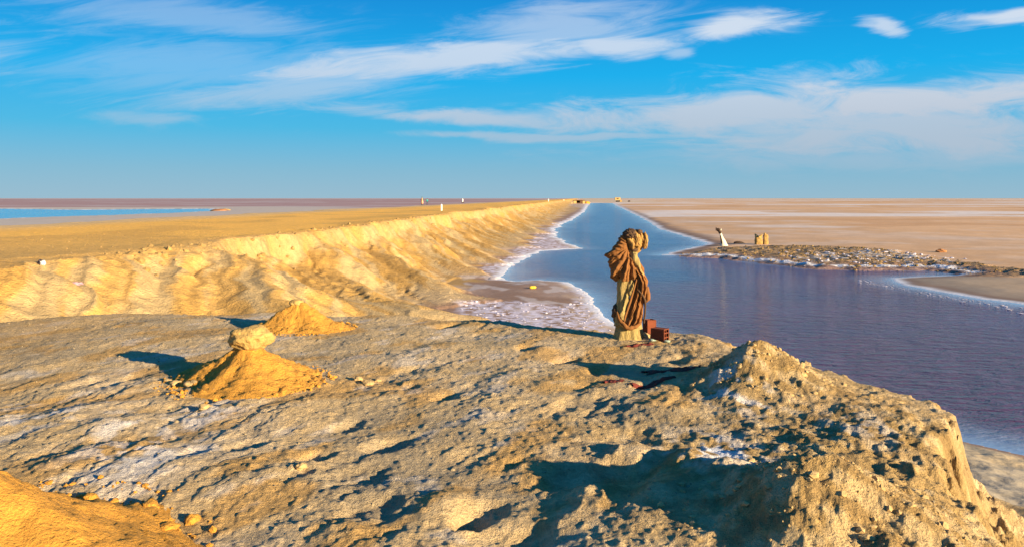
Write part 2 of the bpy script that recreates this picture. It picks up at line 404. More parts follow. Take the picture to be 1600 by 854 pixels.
    wp = np.full(X.shape, -99.0); j = np.where((R > 30) & (R < 110) & (X > 5)); wp[j] = sdf(X[j], Y[j], WHITEP)+fbm(X[j], Y[j], 1.3, 4, 121)*3.0
    C = mixc(C, WHITE, sst(wp, .9, 2.0)*sst(sbn, .0, .4)*.45)
    sp2 = (X > 14)*(Y < 45)*(Y > 20)*(dsb < -.5)*sst(dist, .4, 1.6)
    C = mixc(C, np.array((.33,.25,.17)), sp2*.8)
    # causeway
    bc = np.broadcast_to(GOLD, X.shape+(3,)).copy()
    bc = mixc(bc, np.array((.84,.44,.075)), 1-sst(t, -.6, .1))  # flat top painted brighter to make up for the grazing sun
    bc = mixc(bc, OCHRE*1.15, sst(n2+.4*n1, -.1, .5)*.6*(t < 0))
    bc = mixc(bc, np.array((.58,.40,.20)), sst(-t, 14, 20)*.8)
    bc = mixc(bc, np.array((.55,.315,.085)), (1-sst(s, 20, 34))*.8)  # near slope lightened in colour, since little sun reaches it
    cw = np.exp(-((t-.35)/.5)**2)*(.55+.9*cr*2)*sst(s, 19, 28)
    bc = mixc(bc, PALE*.9, cw*.9)
    stq = np.zeros_like(X); i = np.where((R < 260) & (t > -12) & (t < 10)); stq[i] = fbm(ss[i], t[i]*.35, 1.6, 4, 131)
    bc = mixc(bc, PALE*1.05, sst(stq, -.15, .4)*.8*sst(t, 0, 1))
    bc = mixc(bc, OCHRE*.8, sst(-stq, .2, .6)*.45*sst(t, -6, 1))
    bc = mixc(bc, np.array((.50,.35,.20)), sst(tt, .55, 1)*.5)
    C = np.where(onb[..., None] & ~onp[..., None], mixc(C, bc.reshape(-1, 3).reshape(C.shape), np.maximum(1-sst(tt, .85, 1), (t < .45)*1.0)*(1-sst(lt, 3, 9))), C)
    # promontory crust
    pc = np.broadcast_to(CRUST, X.shape+(3,)).copy()
    i = np.where(pd > -4); x, y = X[i], Y[i]
    e1 = x*.88-y*.47; e2 = x*.47+y*.88
    k1 = fbm(e1, e2*.45, .7, 4, 141); k2 = fbm(x, y, 1.7, 3, 145); k3 = fbm(x, y, .22, 3, 149); k4 = fbm(e1, e2*.4, .35, 4, 153)
    p = pc[i]
    p = mixc(p, CGREY, sst(k2, -.2, .5)*.38)
    p = mixc(p, np.array((.27,.22,.15)), sst(-k2+.3*k3, .15, .6)*.55)
    p = mixc(p, OCHRE*.92, sst(k1+.25*k2, .08, .5)*.62)
    p = mixc(p, np.array((.58,.55,.53)), sst(k4-.25*k1+.35*k2, .32, .75)*.32*sst(-x+1.5, 0, 2))
    rr = rough[i]
    p = mixc(p, mixc(np.broadcast_to(np.array((.36,.225,.075)), p.shape), np.array((.47,.33,.16)), sst(k3+.5*k1, .0, .5)), rr*.85)
    p = mixc(p, np.array((.30,.19,.08)), rr*sst(-k3, .1, .5)*.5)
    for (ppx, ppy, rx, am) in ((1120,697,.35,1.0),(1165,625,.30,.55),(1130,612,.25,.4),(1350,665,.30,.35),(210,668,.3,.5),(330,640,.3,.4),(210,712,.4,.5),(60,650,.4,.5)):
        cx, cy = at(ppx, ppy, 0.05); d = np.hypot((x-cx), (y-cy)/1.5)/rx
        p = mixc(p, WHITE*.92, am*np.exp(-d*d)*sst(k3+k4, -.05, .3))
    # golden ground on the far left of the promontory
    p = mixc(p, GOLD*.85, sst(-x-1.5*y*.0-5.2+k2, 0, 2.2)*.45)
    pc[i] = p*(1+.18*k3)[..., None]
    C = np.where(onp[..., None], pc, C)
    apc = mixc(np.broadcast_to(np.array((.44,.32,.17)), C.shape), np.array((.33,.27,.19)), sst(n2, -.2, .4))
    C = np.where((app & ~onp)[..., None], mixc(apc, MUDC, 1-sst(dist, .1, .5)), C)
    reg = np.zeros(X.shape, int)
    reg[(q < 6) & (q > -14) & (R < 900) & (Y > 12)] = 3
    reg[sb > .3] = 4
    reg[onb & (tt < .97)] = 1
    reg[app] = 3; reg[onp] = 2
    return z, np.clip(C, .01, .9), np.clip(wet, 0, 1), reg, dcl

# ------------------------------------------------------------------ materials
def new_mat(name):
    m = bpy.data.materials.new(name); m.use_nodes = True
    nt = m.node_tree; b = nt.nodes['Principled BSDF']
    return m, NB(nt), b
def ground_mat(name, s1, s2, bump, dist, spec=.25, grain=.25):
    m, B, b = new_mat(name)
    a = B.n('ShaderNodeAttribute', attribute_name='col'); aw = B.n('ShaderNodeAttribute', attribute_name='wet')
    tc = B.n('ShaderNodeTexCoord').outputs['Object']
    na = B.noise(tc, s1, 6, .65); nb_ = B.noise(tc, s2, 4, .6)
    f = B.m('ADD', B.m('MULTIPLY', B.m('SUBTRACT', na, .5), grain*3.0), B.m('MULTIPLY', B.m('SUBTRACT', nb_, .5), grain*2.4))
    f = B.m('ADD', f, 1.0)
    c = B.mix(1.0, a.outputs['Color'], B.comb(f, B.m('POWER', f, 1.06), B.m('POWER', f, 1.15)), 'MULTIPLY')
    B.put(b.inputs['Base Color'], c)
    B.put(b.inputs['Roughness'], B.mr(aw.outputs['Fac'], 0, 1, .95, .6, False))
    b.inputs['Specular IOR Level'].default_value = spec
    h = B.m('ADD', B.m('MULTIPLY', na, 1.0), B.m('MULTIPLY', nb_, .45))
    bp = B.n('ShaderNodeBump'); bp.inputs['Strength'].default_value = bump; bp.inputs['Distance'].default_value = dist
    B.put(bp.inputs['Height'], h); B.put(b.inputs['Normal'], bp.outputs[0])
    return m
M = {}
M['promontory'] = ground_mat('crusted_ground', 24, 80, 1.0, .045, .25, .34)
M['causeway'] = ground_mat('golden_bank', 4, 20, 1.0, .09, .25, .30)
M['canal_shore'] = ground_mat('muddy_shore', 4, 18, .6, .03, .4)
M['salt_flat'] = ground_mat('salt_flat', .35, 3, .15, .02, .2, .16)
M['scrub_bank'] = ground_mat('scrubby_bank', 2.5, 9, .9, .10, .2, .5)

def flatmat(name, col, rough=.85, nscale=None, namp=.3, bump=.0, bscale=30, dist=.01, stretch=None, spec=.3):
    m, B, b = new_mat(name)
    b.inputs['Roughness'].default_value = rough; b.inputs['Specular IOR Level'].default_value = spec
    tc = B.n('ShaderNodeTexCoord').outputs['Object']
    if stretch:
        mp = B.n('ShaderNodeMapping'); B.put(mp.inputs[0], tc); mp.inputs['Scale'].default_value = stretch; tc = mp.outputs[0]
    if nscale:
        n = B.noise(tc, nscale, 5, .6)
        f = B.m('ADD', 1.0, B.m('MULTIPLY', B.m('SUBTRACT', n, .5), namp*4))
        B.put(b.inputs['Base Color'], B.mix(1.0, rgba(col), B.comb(f, f, f), 'MULTIPLY'))
    else: b.inputs['Base Color'].default_value = rgba(col)
    if bump:
        n2 = B.noise(tc, bscale, 5, .65)
        bp = B.n('ShaderNodeBump'); bp.inputs['Strength'].default_value = bump; bp.inputs['Distance'].default_value = dist
        B.put(bp.inputs['Height'], n2); B.put(b.inputs['Normal'], bp.outputs[0])
    return m

# ------------------------------------------------------------------ the ground: one sheet, cut by kind of ground
th_f = np.arctan(np.linspace(-.74, .74, 800))
th_c = np.linspace(th_f[-1], 2*math.pi+th_f[0], 110)[1:-1]
TH = np.concatenate([th_f, th_c])
rr = [0.6]
while rr[-1] < 60000:
    r = rr[-1]
    k = 1.03 if r < 3.4 else 1.0042 if r < 15.5 else 1.0052 if r < 120 else 1.010 if r < 400 else 1.03
    rr.append(r*k)
RR = np.array(rr); NR, NT = len(RR), len(TH)
RG, TG = np.meshgrid(RR, TH, indexing='ij')
GX = (RG*np.sin(TG)).ravel(); GY = (RG*np.cos(TG)).ravel()
Z, CC, WET, REG, DCL = terrain(GX, GY)
VV = np.stack([GX, GY, Z], 1)
ii, jj = np.meshgrid(np.arange(NR-1), np.arange(NT), indexing='ij')
j2 = (jj+1) % NT
Q = np.stack([ii*NT+jj, ii*NT+j2, (ii+1)*NT+j2, (ii+1)*NT+jj], -1).reshape(-1, 4)
# vertex normals of the whole sheet so that the pieces meet without a seam
P4 = VV[Q]; fn = np.cross(P4[:, 2]-P4[:, 0], P4[:, 3]-P4[:, 1])
vn = np.zeros_like(VV)
for k in range(4):
    for c in range(3): vn[:, c] += np.bincount(Q[:, k], weights=fn[:, c], minlength=len(VV))
vn *= np.sign(vn[:, 2:3]+1e-12); vn /= np.linalg.norm(vn, axis=1, keepdims=True)+1e-12
if fn[len(fn)//3, 2] < 0: Q = Q[:, ::-1]
freg = REG[Q[:, 0]]
NAMES = {0: 'salt_flat', 1: 'causeway', 2: 'promontory', 3: 'canal_shore', 4: 'scrub_bank'}
LAB = {0: 'wide flat salt pan of tan and reddish mud reaching the horizon', 1: 'golden sand causeway with an eroded scarp along the canal',
       2: 'crusted grey and tan promontory in the foreground', 3: 'muddy sandy shore with salt along the canal edge', 4: 'low brown scrubby bank on the far side of the canal'}
for k, nm in NAMES.items():
    q_ = Q[freg == k]; u, inv = np.unique(q_, return_inverse=True)
    o = mesh_np(nm, VV[u], inv.reshape(-1, 4), M[nm], normals=vn[u])
    attr_col(o.data, 'col', CC[u])
    a = o.data.attributes.new('wet', 'FLOAT', 'POINT'); a.data.foreach_set('value', WET[u].astype(np.float32))
    tag(o, LAB[k], 'ground', kind='structure')
def ground(x, y): return float(terrain(np.array([x]), np.array([y]), False)[0])
def on(px, py, zg=0.0):
    """photo pixel -> point on the built ground (a few steps towards the surface the pixel shows)"""
    z = zg
    for _ in range(6):
        x, y = at(px, py, z); z = .5*z+.5*ground(x, y)
    x, y = at(px, py, z)
    return x, y, ground(x, y)

# ------------------------------------------------------------------ brine
def water_mat(name, deep, shallow, wl, rough, far=None):
    m, B, b = new_mat(name)
    a = B.n('ShaderNodeAttribute', attribute_name='deep')
    tc = B.n('ShaderNodeTexCoord').outputs['Object']
    big = B.noise(tc, .12, 3, .5)
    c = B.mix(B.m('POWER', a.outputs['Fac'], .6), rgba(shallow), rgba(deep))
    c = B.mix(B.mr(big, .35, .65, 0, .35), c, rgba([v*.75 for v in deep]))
    if far:                                  # red brine near the dead end; farther off, sky reflection painted in as blue
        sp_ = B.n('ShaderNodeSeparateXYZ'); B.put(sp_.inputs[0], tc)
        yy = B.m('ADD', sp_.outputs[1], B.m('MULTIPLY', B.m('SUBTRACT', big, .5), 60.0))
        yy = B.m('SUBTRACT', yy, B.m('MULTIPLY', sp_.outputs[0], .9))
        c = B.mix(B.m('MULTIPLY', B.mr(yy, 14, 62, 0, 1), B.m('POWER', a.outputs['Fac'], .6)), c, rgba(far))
    B.put(b.inputs['Base Color'], c)
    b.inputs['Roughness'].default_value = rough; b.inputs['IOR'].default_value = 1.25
    mp = B.n('ShaderNodeMapping'); B.put(mp.inputs[0], tc); mp.inputs['Rotation'].default_value = (0, 0, .35); mp.inputs['Scale'].default_value = (.55, 1.5, 1)
    h1 = B.noise(mp.outputs[0], 1.0/wl, 4, .6, .4); h2 = B.noise(mp.outputs[0], 3.6/wl, 3, .6, .3)
    h = B.m('ADD', h1, B.m('MULTIPLY', h2, .35))
    bp = B.n('ShaderNodeBump'); bp.inputs['Strength'].default_value = 1.0
    B.put(bp.inputs['Distance'], B.m('MULTIPLY', B.mr(a.outputs['Fac'], 0, 1, .02, .36, False), B.mr(big, .36, .62, .5, 1.15)))
    B.put(bp.inputs['Height'], h); B.put(b.inputs['Normal'], bp.outputs[0])
    return m
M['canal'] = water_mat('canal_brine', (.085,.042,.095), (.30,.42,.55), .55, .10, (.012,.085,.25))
M['lake'] = water_mat('lake_brine', (.01,.34,.62), (.06,.36,.56), 2.0, .08)
def water(name, mask, mat, label):
    fm = mask[Q].any(1); q_ = Q[fm]; u, inv = np.unique(q_, return_inverse=True)
    V = VV[u].copy(); V[:, 2] = ZW
    o = mesh_np(name, V, inv.reshape(-1, 4), mat)
    a = o.data.attributes.new('deep', 'FLOAT', 'POINT'); rd = np.hypot(V[:, 0], V[:, 1])
    a.data.foreach_set('value', np.clip(DCL[u]/(1.6+rd/60), 0, 1).astype(np.float32))
    tag(o, label, 'water', kind='structure')
wm = Z < ZW
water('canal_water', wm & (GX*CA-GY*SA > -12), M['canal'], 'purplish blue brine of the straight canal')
water('lake_water', wm & (GX*CA-GY*SA <= -12), M['lake'], 'bright blue shallow lake beyond the causeway')
# ------------------------------------------------------------------ materials of the things
M['ochre_sand'] = flatmat('ochre_sand', (.60,.28,.04), .95, 9, .24, 1.0, 45, .035)
M['pale_stone'] = flatmat('pale_stone', (.44,.275,.085), .95, 7, .3, 1.0, 22, .03)
M['clod'] = flatmat('clod', (.42,.28,.12), .95, 6, .25, .8, 30, .02)
M['grey_clod'] = flatmat('grey_clod', (.28,.21,.12), .95, 6, .25, .8, 30, .02)
M['salt_lump'] = flatmat('salt_lump', (.50,.45,.50), .7, 3, .22, .5, 30, .01)
M['cloth'] = flatmat('brown_cloth', (.20,.080,.020), .9, 6, .20, .35, 60, .006)
M['wrap'] = flatmat('head_cloth', (.33,.18,.05), .9, 12, .25, .5, 45, .01)
M['dark_cloth'] = flatmat('dark_cloth', (.075,.04,.02), .95, 9, .25, .5, 40, .01)
M['wood'] = flatmat('weathered_wood', (.40,.28,.10), .9, 5, .5, 1.0, 12, .04, (6, 6, .6))
M['dark_wood'] = flatmat('charred_wood', (.05,.03,.02), .95, 9, .3, .8, 30, .02)
M['white_wood'] = flatmat('bleached_wood', (.66,.60,.44), .9, 3, .25, .8, 9, .03, (3, 3, .6))
M['brick'] = flatmat('red_brick', (.17,.042,.016), .9, 12, .22, .4, 60, .006)
M['mortar'] = flatmat('mortar', (.26,.30,.22), .95, 20, .25, .6, 40, .01)
M['red_cloth'] = flatmat('red_cloth', (.16,.03,.018), .95, 14, .3, .5, 40, .01)
M['white_paint'] = flatmat('white_paint', (.80,.78,.72), .6, 4, .06)
M['yellow_plastic'] = flatmat('yellow_plastic', (.65,.42,.03), .45, 6, .1)
M['pink_plastic'] = flatmat('pink_plastic', (.34,.20,.24), .4, 9, .15)
M['white_plastic'] = flatmat('white_plastic', (.55,.52,.50), .4, 9, .1)
M['dark_plastic'] = flatmat('dark_plastic', (.04,.03,.035), .5)
M['mud_brick'] = flatmat('mud_brick', (.36,.22,.07), .95, 5, .3, .8, 12, .05)
M['red_rock'] = flatmat('red_rock', (.34,.15,.06), .95, 5, .3, .8, 14, .04)
M['plank'] = flatmat('brown_boards', (.12,.06,.03), .9, 2, .3)
M['plaster'] = flatmat('ochre_plaster', (.46,.32,.12), .9, 1, .2)
M['dark_inside'] = flatmat('dark_interior', (.02,.016,.014), .95)
M['skin'] = flatmat('skin', (.30,.16,.09), .6)
M['hair'] = flatmat('hair', (.02,.015,.01), .7)
M['teal_cloth'] = flatmat('teal_cloth', (.02,.20,.20), .9, 5, .15)
M['green_cloth'] = flatmat('green_cloth', (.06,.14,.04), .9, 5, .15)
M['peach_cloth'] = flatmat('peach_cloth', (.60,.30,.17), .9, 5, .15)
M['jeans'] = flatmat('dark_trousers', (.03,.04,.06), .9, 5, .15)
M['twig'] = flatmat('dry_twig', (.20,.15,.07), .9)

# ------------------------------------------------------------------ shape helpers
def pn3(x, y, z, seed=0): return (pn(x+z*.71, y-z*.53, seed)+pn(y+z*.37+9, z-x*.41, seed+1)+pn(z+4, x+y*.29, seed+2))/1.7
def fb3(P, lam, octs, seed=0, gain=.5):
    r = np.zeros(len(P)); a = 1.0; f = 1/lam
    for i in range(octs):
        r += a*pn3(P[:, 0]*f, P[:, 1]*f, P[:, 2]*f, seed+3*i); a *= gain; f *= 2.1
    return r
_ico = {}
def ico(n):
    if n not in _ico:
        bm = bmesh.new(); bmesh.ops.create_icosphere(bm, subdivisions=n, radius=1)
        bm.verts.ensure_lookup_table()
        _ico[n] = (np.array([v.co[:] for v in bm.verts]), np.array([[v.index for v in f.verts] for f in bm.faces])); bm.free()
    return _ico[n]
def rock(name, loc, size, seed, mat, n=4, amp=.28, lam=.9, parent=None, rz=0.0, flat=0.0):
    V, Fc = ico(n); V = V.copy()
    r = 1+amp*fb3(V+seed*3.7, lam, 5, seed)
    V = V*r[:, None]
    if flat: V[:, 2] = np.where(V[:, 2] < -flat, -flat+(V[:, 2]+flat)*.25, V[:, 2])
    V = V*np.array(size)
    c, s2 = math.cos(rz), math.sin(rz)
    V = np.stack([V[:, 0]*c-V[:, 1]*s2, V[:, 0]*s2+V[:, 1]*c, V[:, 2]], 1)
    o = mesh_np(name, V, Fc, mat, parent); o.location = loc
    return o
def scatter(name, pts, sizes, mat, label, sub=1, flatten=.6, cat=None):
    """many small lumps as one mesh"""
    base, Fc = ico(sub); n = len(pts); variants = []
    for k in range(14):
        variants.append(base*(1+.45*fb3(base+k*5.3, .9, 2, k))[:, None])
    Vs = np.empty((n, len(base), 3)); 
    for i in range(n):
        v = variants[i % 14]; a = random.uniform(0, 6.28); c, s2 = math.cos(a), math.sin(a)
        sx, sy, sz = sizes[i]*random.uniform(.7, 1.5), sizes[i], sizes[i]*flatten*random.uniform(.6, 1.3)
        x, y = v[:, 0]*sx, v[:, 1]*sy
        Vs[i, :, 0] = x*c-y*s2+pts[i][0]; Vs[i, :, 1] = x*s2+y*c+pts[i][1]; Vs[i, :, 2] = v[:, 2]*sz+pts[i][2]
    FF = (Fc[None]+(np.arange(n)*len(base))[:, None, None]).reshape(-1, 3)
    o = mesh_np(name, Vs.reshape(-1, 3), FF, mat, smooth=False)
    return tag(o, label, cat, kind='stuff')
def pts_on(xs, ys, lift=0.0):
    z = terrain(np.array(xs), np.array(ys), False); return np.stack([xs, ys, z+lift], 1)
def rings_mesh(rings, cap=True):
    rings = np.asarray(rings); n, k, _ = rings.shape
    V = rings.reshape(-1, 3); a = np.arange(n-1)[:, None]*k; j = np.arange(k)[None]; j2 = (j+1) % k
    Fq = np.stack([a+j, a+j2, a+k+j2, a+k+j], -1).reshape(-1, 4)
    if cap:
        V = np.vstack([V, rings[0].mean(0), rings[-1].mean(0)]); c0, c1 = n*k, n*k+1
        jj = np.arange(k); f0 = np.stack([jj, np.full(k, c0), np.full(k, c0), (jj+1) % k], -1)
        # triangles as degenerate-free fans
        t0 = np.stack([np.full(k, c0), (jj+1) % k, jj], -1); t1 = np.stack([np.full(k, c1), (n-1)*k+jj, (n-1)*k+(jj+1) % k], -1)
        return V, Fq, np.vstack([t0, t1])
    return V, Fq, None
def lofted(name, rings, mat, parent=None, cap=True, smooth=True):
    V, Fq, T = rings_mesh(rings, cap)
    me = bpy.data.meshes.new(name)
    faces = [tuple(f) for f in Fq.tolist()]+([tuple(f) for f in T.tolist()] if T is not None else [])
    me.from_pydata([tuple(v) for v in V.tolist()], [], faces); me.update()
    for p in me.polygons: p.use_smooth = smooth
    me.materials.append(mat)
    return link(bpy.data.objects.new(name, me), parent)
def tube(name, path, radii, mat, parent=None, k=10, amp=0.0, seed=0, lam=.1):
    P = [Vector(p) for p in path]; rings = []
    for i, p in enumerate(P):
        d = (P[min(i+1, len(P)-1)]-P[max(i-1, 0)]).normalized()
        a = d.cross(Vector((0, 1, 0.02))).normalized(); b = d.cross(a)
        rings.append([(p+(a*math.cos(t)+b*math.sin(t))*radii[i])[:] for t in [2*math.pi*j/k for j in range(k)]])
    R_ = np.array(rings)
    if amp:
        f = R_.reshape(-1, 3); c = np.repeat(np.array([p[:] for p in P]), k, 0)
        f = c+(f-c)*(1+amp*fb3(f*np.array((1, 1, .35)), lam, 3, seed))[:, None]; R_ = f.reshape(R_.shape)
    return lofted(name, R_, mat, parent)
def resample(path, radii, n):
    t = np.linspace(0, 1, len(path)); u = np.linspace(0, 1, n); P = np.array(path, float)
    return [tuple(np.interp(u, t, P[:, c])[i] for c in range(3)) for i in range(n)], list(np.interp(u, t, radii))
def box(bm, x0, x1, y0, y1, z0, z1):
    v = [bm.verts.new(p) for p in ((x0,y0,z0),(x1,y0,z0),(x1,y1,z0),(x0,y1,z0),(x0,y0,z1),(x1,y0,z1),(x1,y1,z1),(x0,y1,z1))]
    for f in ((0,3,2,1),(4,5,6,7),(0,1,5,4),(1,2,6,5),(2,3,7,6),(3,0,4,7)): bm.faces.new([v[i] for i in f])

# ------------------------------------------------------------------ sand cones and the stones on them
def sand_mound(name, cx, cy, R_, h, seed, label, topr=.12, skew=(0, 0)):
    NR_, NA = 60, 120
    r = np.linspace(0, 1.12, NR_)[:, None]; a = np.linspace(0, 2*math.pi, NA, endpoint=False)[None]
    edge = 1+.14*np.sin(a*2+seed)+.08*np.sin(a*3+seed*2)+.05*np.sin(a*7+seed)
    x = cx+r*R_*edge*np.cos(a); y = cy+r*R_*edge*np.sin(a)
    g = terrain(x.ravel(), y.ravel(), False).reshape(x.shape)
    g0 = ground(cx, cy)
    prof = np.clip(1-np.maximum(r-topr, 0)/(1-topr), 0, 1)
    prof = .86*prof**1.25+.14*prof**3
    n = fbm(x.ravel()*1.0, y.ravel(), .35, 5, seed, .6).reshape(x.shape)
    cl = np.abs(fbm(x.ravel(), y.ravel(), .10, 3, seed+9)).reshape(x.shape)
    z = g*(1-prof)+g0*prof+h*prof+(.05*n+.045*cl)*np.sqrt(np.clip(prof, 0, 1))*np.clip(1.25-prof, .25, 1)
    z += .016*sst(r, .6, .9)*(1-sst(r, .95, 1.1))*(cl*2)
    z -= .05*sst(r, 1.0, 1.12)
    V = np.stack([x, y, z], -1)
    rings = V.reshape(NR_, NA, 3)
    k = NA; aa = np.arange(NR_-1)[:, None]*k; j = np.arange(k)[None]; j2 = (j+1) % k
    Fq = np.stack([aa+j, aa+k+j, aa+k+j2, aa+j2], -1).reshape(-1, 4)[k:]
    V2 = rings.reshape(-1, 3).copy(); V2[:, 0] -= cx; V2[:, 1] -= cy; V2[:, 2] -= g0
    fan = np.array([[0, k+jj, k+(jj+1) % k] for jj in range(k)])
    me = bpy.data.meshes.new(name)
    me.from_pydata([tuple(v) for v in V2.tolist()], [], [tuple(f) for f in fan.tolist()]+[tuple(f) for f in Fq.tolist()]); me.update()
    for p in me.polygons: p.use_smooth = True
    me.materials.append(M['ochre_sand'])
    o = link(bpy.data.objects.new(name, me)); o.location = (cx, cy, g0)
    tag(o, label, 'sand mound')
    return o, g0+h
c1x, c1y = at(388, 594, 0); c2x, c2y = at(468, 513, 0)
_, z1 = sand_mound('sand_mound', c1x, c1y, .86, .40, 3, 'golden sand mound carrying a rounded boulder on its tip', .13)
_, z2 = sand_mound('sand_mound', c2x, c2y, .76, .45, 8, 'golden sand mound topped with a small pale cap stone', .10)
_, z3 = sand_mound('sand_mound', -3.08, 4.45, 1.18, .60, 14, 'bare orange sand heap without any stone on top', .08)
tag(rock('boulder', (c1x+.03, c1y, z1+.10), (.245, .20, .15), 5, M['pale_stone'], 5, .20, .9), 'rounded tan boulder balanced on a golden sand mound', 'boulder')
tag(rock('cap_stone', (c2x-.05, c2y, z2-.005), (.12, .10, .055), 9, M['pale_stone'], 4, .22, .9), 'small pale stone pressed into a sand mound tip', 'stone')

# ------------------------------------------------------------------ the draped wooden figure
sx, sy = at(985, 529, 0.0); sz = ground(sx, sy)
fig = empty('draped_figure', (sx, sy, sz-.02))
tag(fig, 'weathered wooden figure wrapped in brown cloth at the promontory edge', 'statue')
# foot: a split palm stump
NA = 72; rings = []
for z in np.linspace(-.10, .34, 24):
    a = np.linspace(0, 2*math.pi, NA, endpoint=False)
    r0 = .215-.05*max(z, 0)/.34+.03*math.exp(-max(z, 0)/.05)
    r = r0*(1+.07*np.sign(np.sin(a*5+.6))*np.abs(np.sin(a*5+.6))**.5+.03*np.sin(a*13))
    rings.append(np.stack([-.025+r*np.cos(a), .8*r*np.sin(a), np.full(NA, z)+.012*np.sin(a*7)*(z > .3)], -1))
lofted('stump_base', rings, M['wood'], fig)
path, rad = resample([(-.12,0,.22),(-.135,0,.40),(-.115,.0,.60),(-.095,0,.85),(-.03,0,1.10),(.04,0,1.32),(.07,0,1.42)], [.13,.10,.088,.095,.085,.07,.06], 44)
trunk = tube('trunk', path, rad, M['wood'], fig, 28, .22, 3, .09)
rock('burl', (.0, -.055, .80), (.075, .06, .14), 12, M['wood'], 3, .35, .7, trunk)
path, rad = resample([(.02,-.05,1.34),(.06,-.085,1.2),(.11,-.09,1.08),(.17,-.08,.95)], [.055,.05,.045,.03], 20)
tube('neck_binding', path, rad, M['wood'], fig, 14, .5, 7, .05)
def draped(name, prof, mat, zs, folds, parent, hem=.03, seed=0, tilt=0.0, cap=True, cy=0.0):
    """a cloth shell: prof rows are (z, x_left, x_right, depth)"""
    P = np.array(sorted(prof)); NA = 220; rings = []
    a = np.linspace(0, 2*math.pi, NA, endpoint=False)
    for z in zs:
        xl, xr, dp = (np.interp(z, P[:, 0], P[:, c]) for c in (1, 2, 3))
        cx = (xl+xr)/2; hw = (xr-xl)/2
        x = cx+hw*np.cos(a); y = cy+dp*np.sin(a)
        f = folds(a, z, (x-xl)/(xr-xl+1e-6))
        x = cx+(hw+f*np.abs(np.cos(a))*.5)*np.cos(a); y = cy+(dp+f)*np.sin(a)
        u = (z-zs[0])/(zs[-1]-zs[0])
        zz = z+tilt*(x-cx)+hem*(1-u)*np.sin(a*3+seed)+hem*.5*(1-u)*np.sin(a*7+seed*2)
        rings.append(np.stack([x, y, zz], -1))
    R_ = np.array(rings); f = R_.reshape(-1, 3)
    f = f+.012*np.stack([fb3(f+1, .12, 3, seed), fb3(f+5, .12, 3, seed+4), fb3(f+9, .14, 2, seed+8)], -1)
    return lofted(name, f.reshape(R_.shape), mat, parent, cap)
def pleat(v): 
    f = v-np.floor(v); return np.where(f < .3, f/.3, (1-f)/.7)*2-1           # a steep and a gentle side to every fold
def fold_shawl(a, z, u):
    P_ = np.array([(.90,-.235,.02),(1.0,-.305,.195),(1.15,-.31,.115),(1.26,-.385,.015),(1.4,-.245,-.005),(1.56,-.145,-.10)])
    xl = np.interp(z, P_[:, 0], P_[:, 1]); xr = np.interp(z, P_[:, 0], P_[:, 2]); x = xl+u*(xr-xl)
    fx, fz = x+.01, 1.40-z
    d = np.hypot(fx, fz); phi = np.arctan2(fx, fz)
    amp = np.clip(d/.30, .15, 1)
    return amp*(.034*pleat(phi*3.1+.15+.12*np.sin(z*11))+.013*pleat(phi*7.3+.4+z*.8))
draped('shawl', [(.90,-.235,.02,.10),(.95,-.285,.13,.14),(1.0,-.305,.195,.155),(1.08,-.305,.165,.15),(1.15,-.31,.115,.145),(1.21,-.325,.06,.14),(1.26,-.385,.015,.13),(1.30,-.335,.0,.125),
                 (1.40,-.245,-.005,.12),(1.47,-.19,-.02,.10),(1.53,-.165,-.07,.06),(1.56,-.145,-.10,.02)], M['cloth'], np.linspace(.90, 1.56, 90), fold_shawl, fig, .035, 2)
def fold_sash(a, z, u):
    return .026*pleat(u*3.6+z*.7+.1*np.sin(z*9))+.010*pleat(u*8.1-z*1.3)+.006*np.sin(a*6-z*9)
sash = draped('sash', [(.185,-.10,-.02,.17),(.22,-.135,.10,.18),(.27,-.15,.165,.18),(.34,-.115,.18,.17),(.45,-.06,.19,.155),(.57,-.015,.20,.145),(.66,.02,.235,.145),(.76,.04,.262,.15),
                       (.88,.07,.245,.15),(.98,.03,.205,.15),(1.06,-.02,.17,.14)], M['cloth'], np.linspace(.185, 1.06, 80), fold_sash, fig, .02, 5, .06)
# rolled lower edge of the sash and the loop it forms round the trunk
path, rad = resample([(-.205,-.06,.42),(-.19,-.13,.33),(-.13,-.185,.25),(-.05,-.20,.20),(.05,-.195,.225),(.13,-.15,.27)], [.03,.035,.032,.03,.028,.02], 40)
tube('sash_hem', path, rad, M['cloth'], sash, 12, .35, 4, .06)
for k, (x0, z0, x1, z1) in enumerate(((.075,.92,-.12,.30),)):
    path, rad = resample([(x0,-.135,z0),((x0+x1)/2+.01,-.155,(z0+z1)/2+.03),(x1+.02,-.175,z1+.08),(x1,-.185,z1)], [.012,.016,.016,.012], 24)
    tube('sash_fold', path, rad, M['cloth'], sash, 10, .3, k, .08)
path, rad = resample([(.09,-.155,.76),(.15,-.165,.69),(.19,-.15,.62),(.205,-.12,.50),(.195,-.11,.36),(.185,-.10,.26)], [.012,.016,.02,.014,.014,.012], 30)
tube('hanging_strap', path, rad, M['dark_cloth'], fig, 10, .3, 6, .06)
path, rad = resample([(.225,-.08,.80),(.25,-.09,.70),(.245,-.09,.62),(.215,-.09,.575)], [.03,.04,.04,.02], 20)
tube('cloth_end', path, rad, M['cloth'], fig, 12, .35, 8, .07)
rock('bundle', (-.215, .02, .40), (.055, .08, .11), 17, M['dark_cloth'], 4, .35, .6, fig)
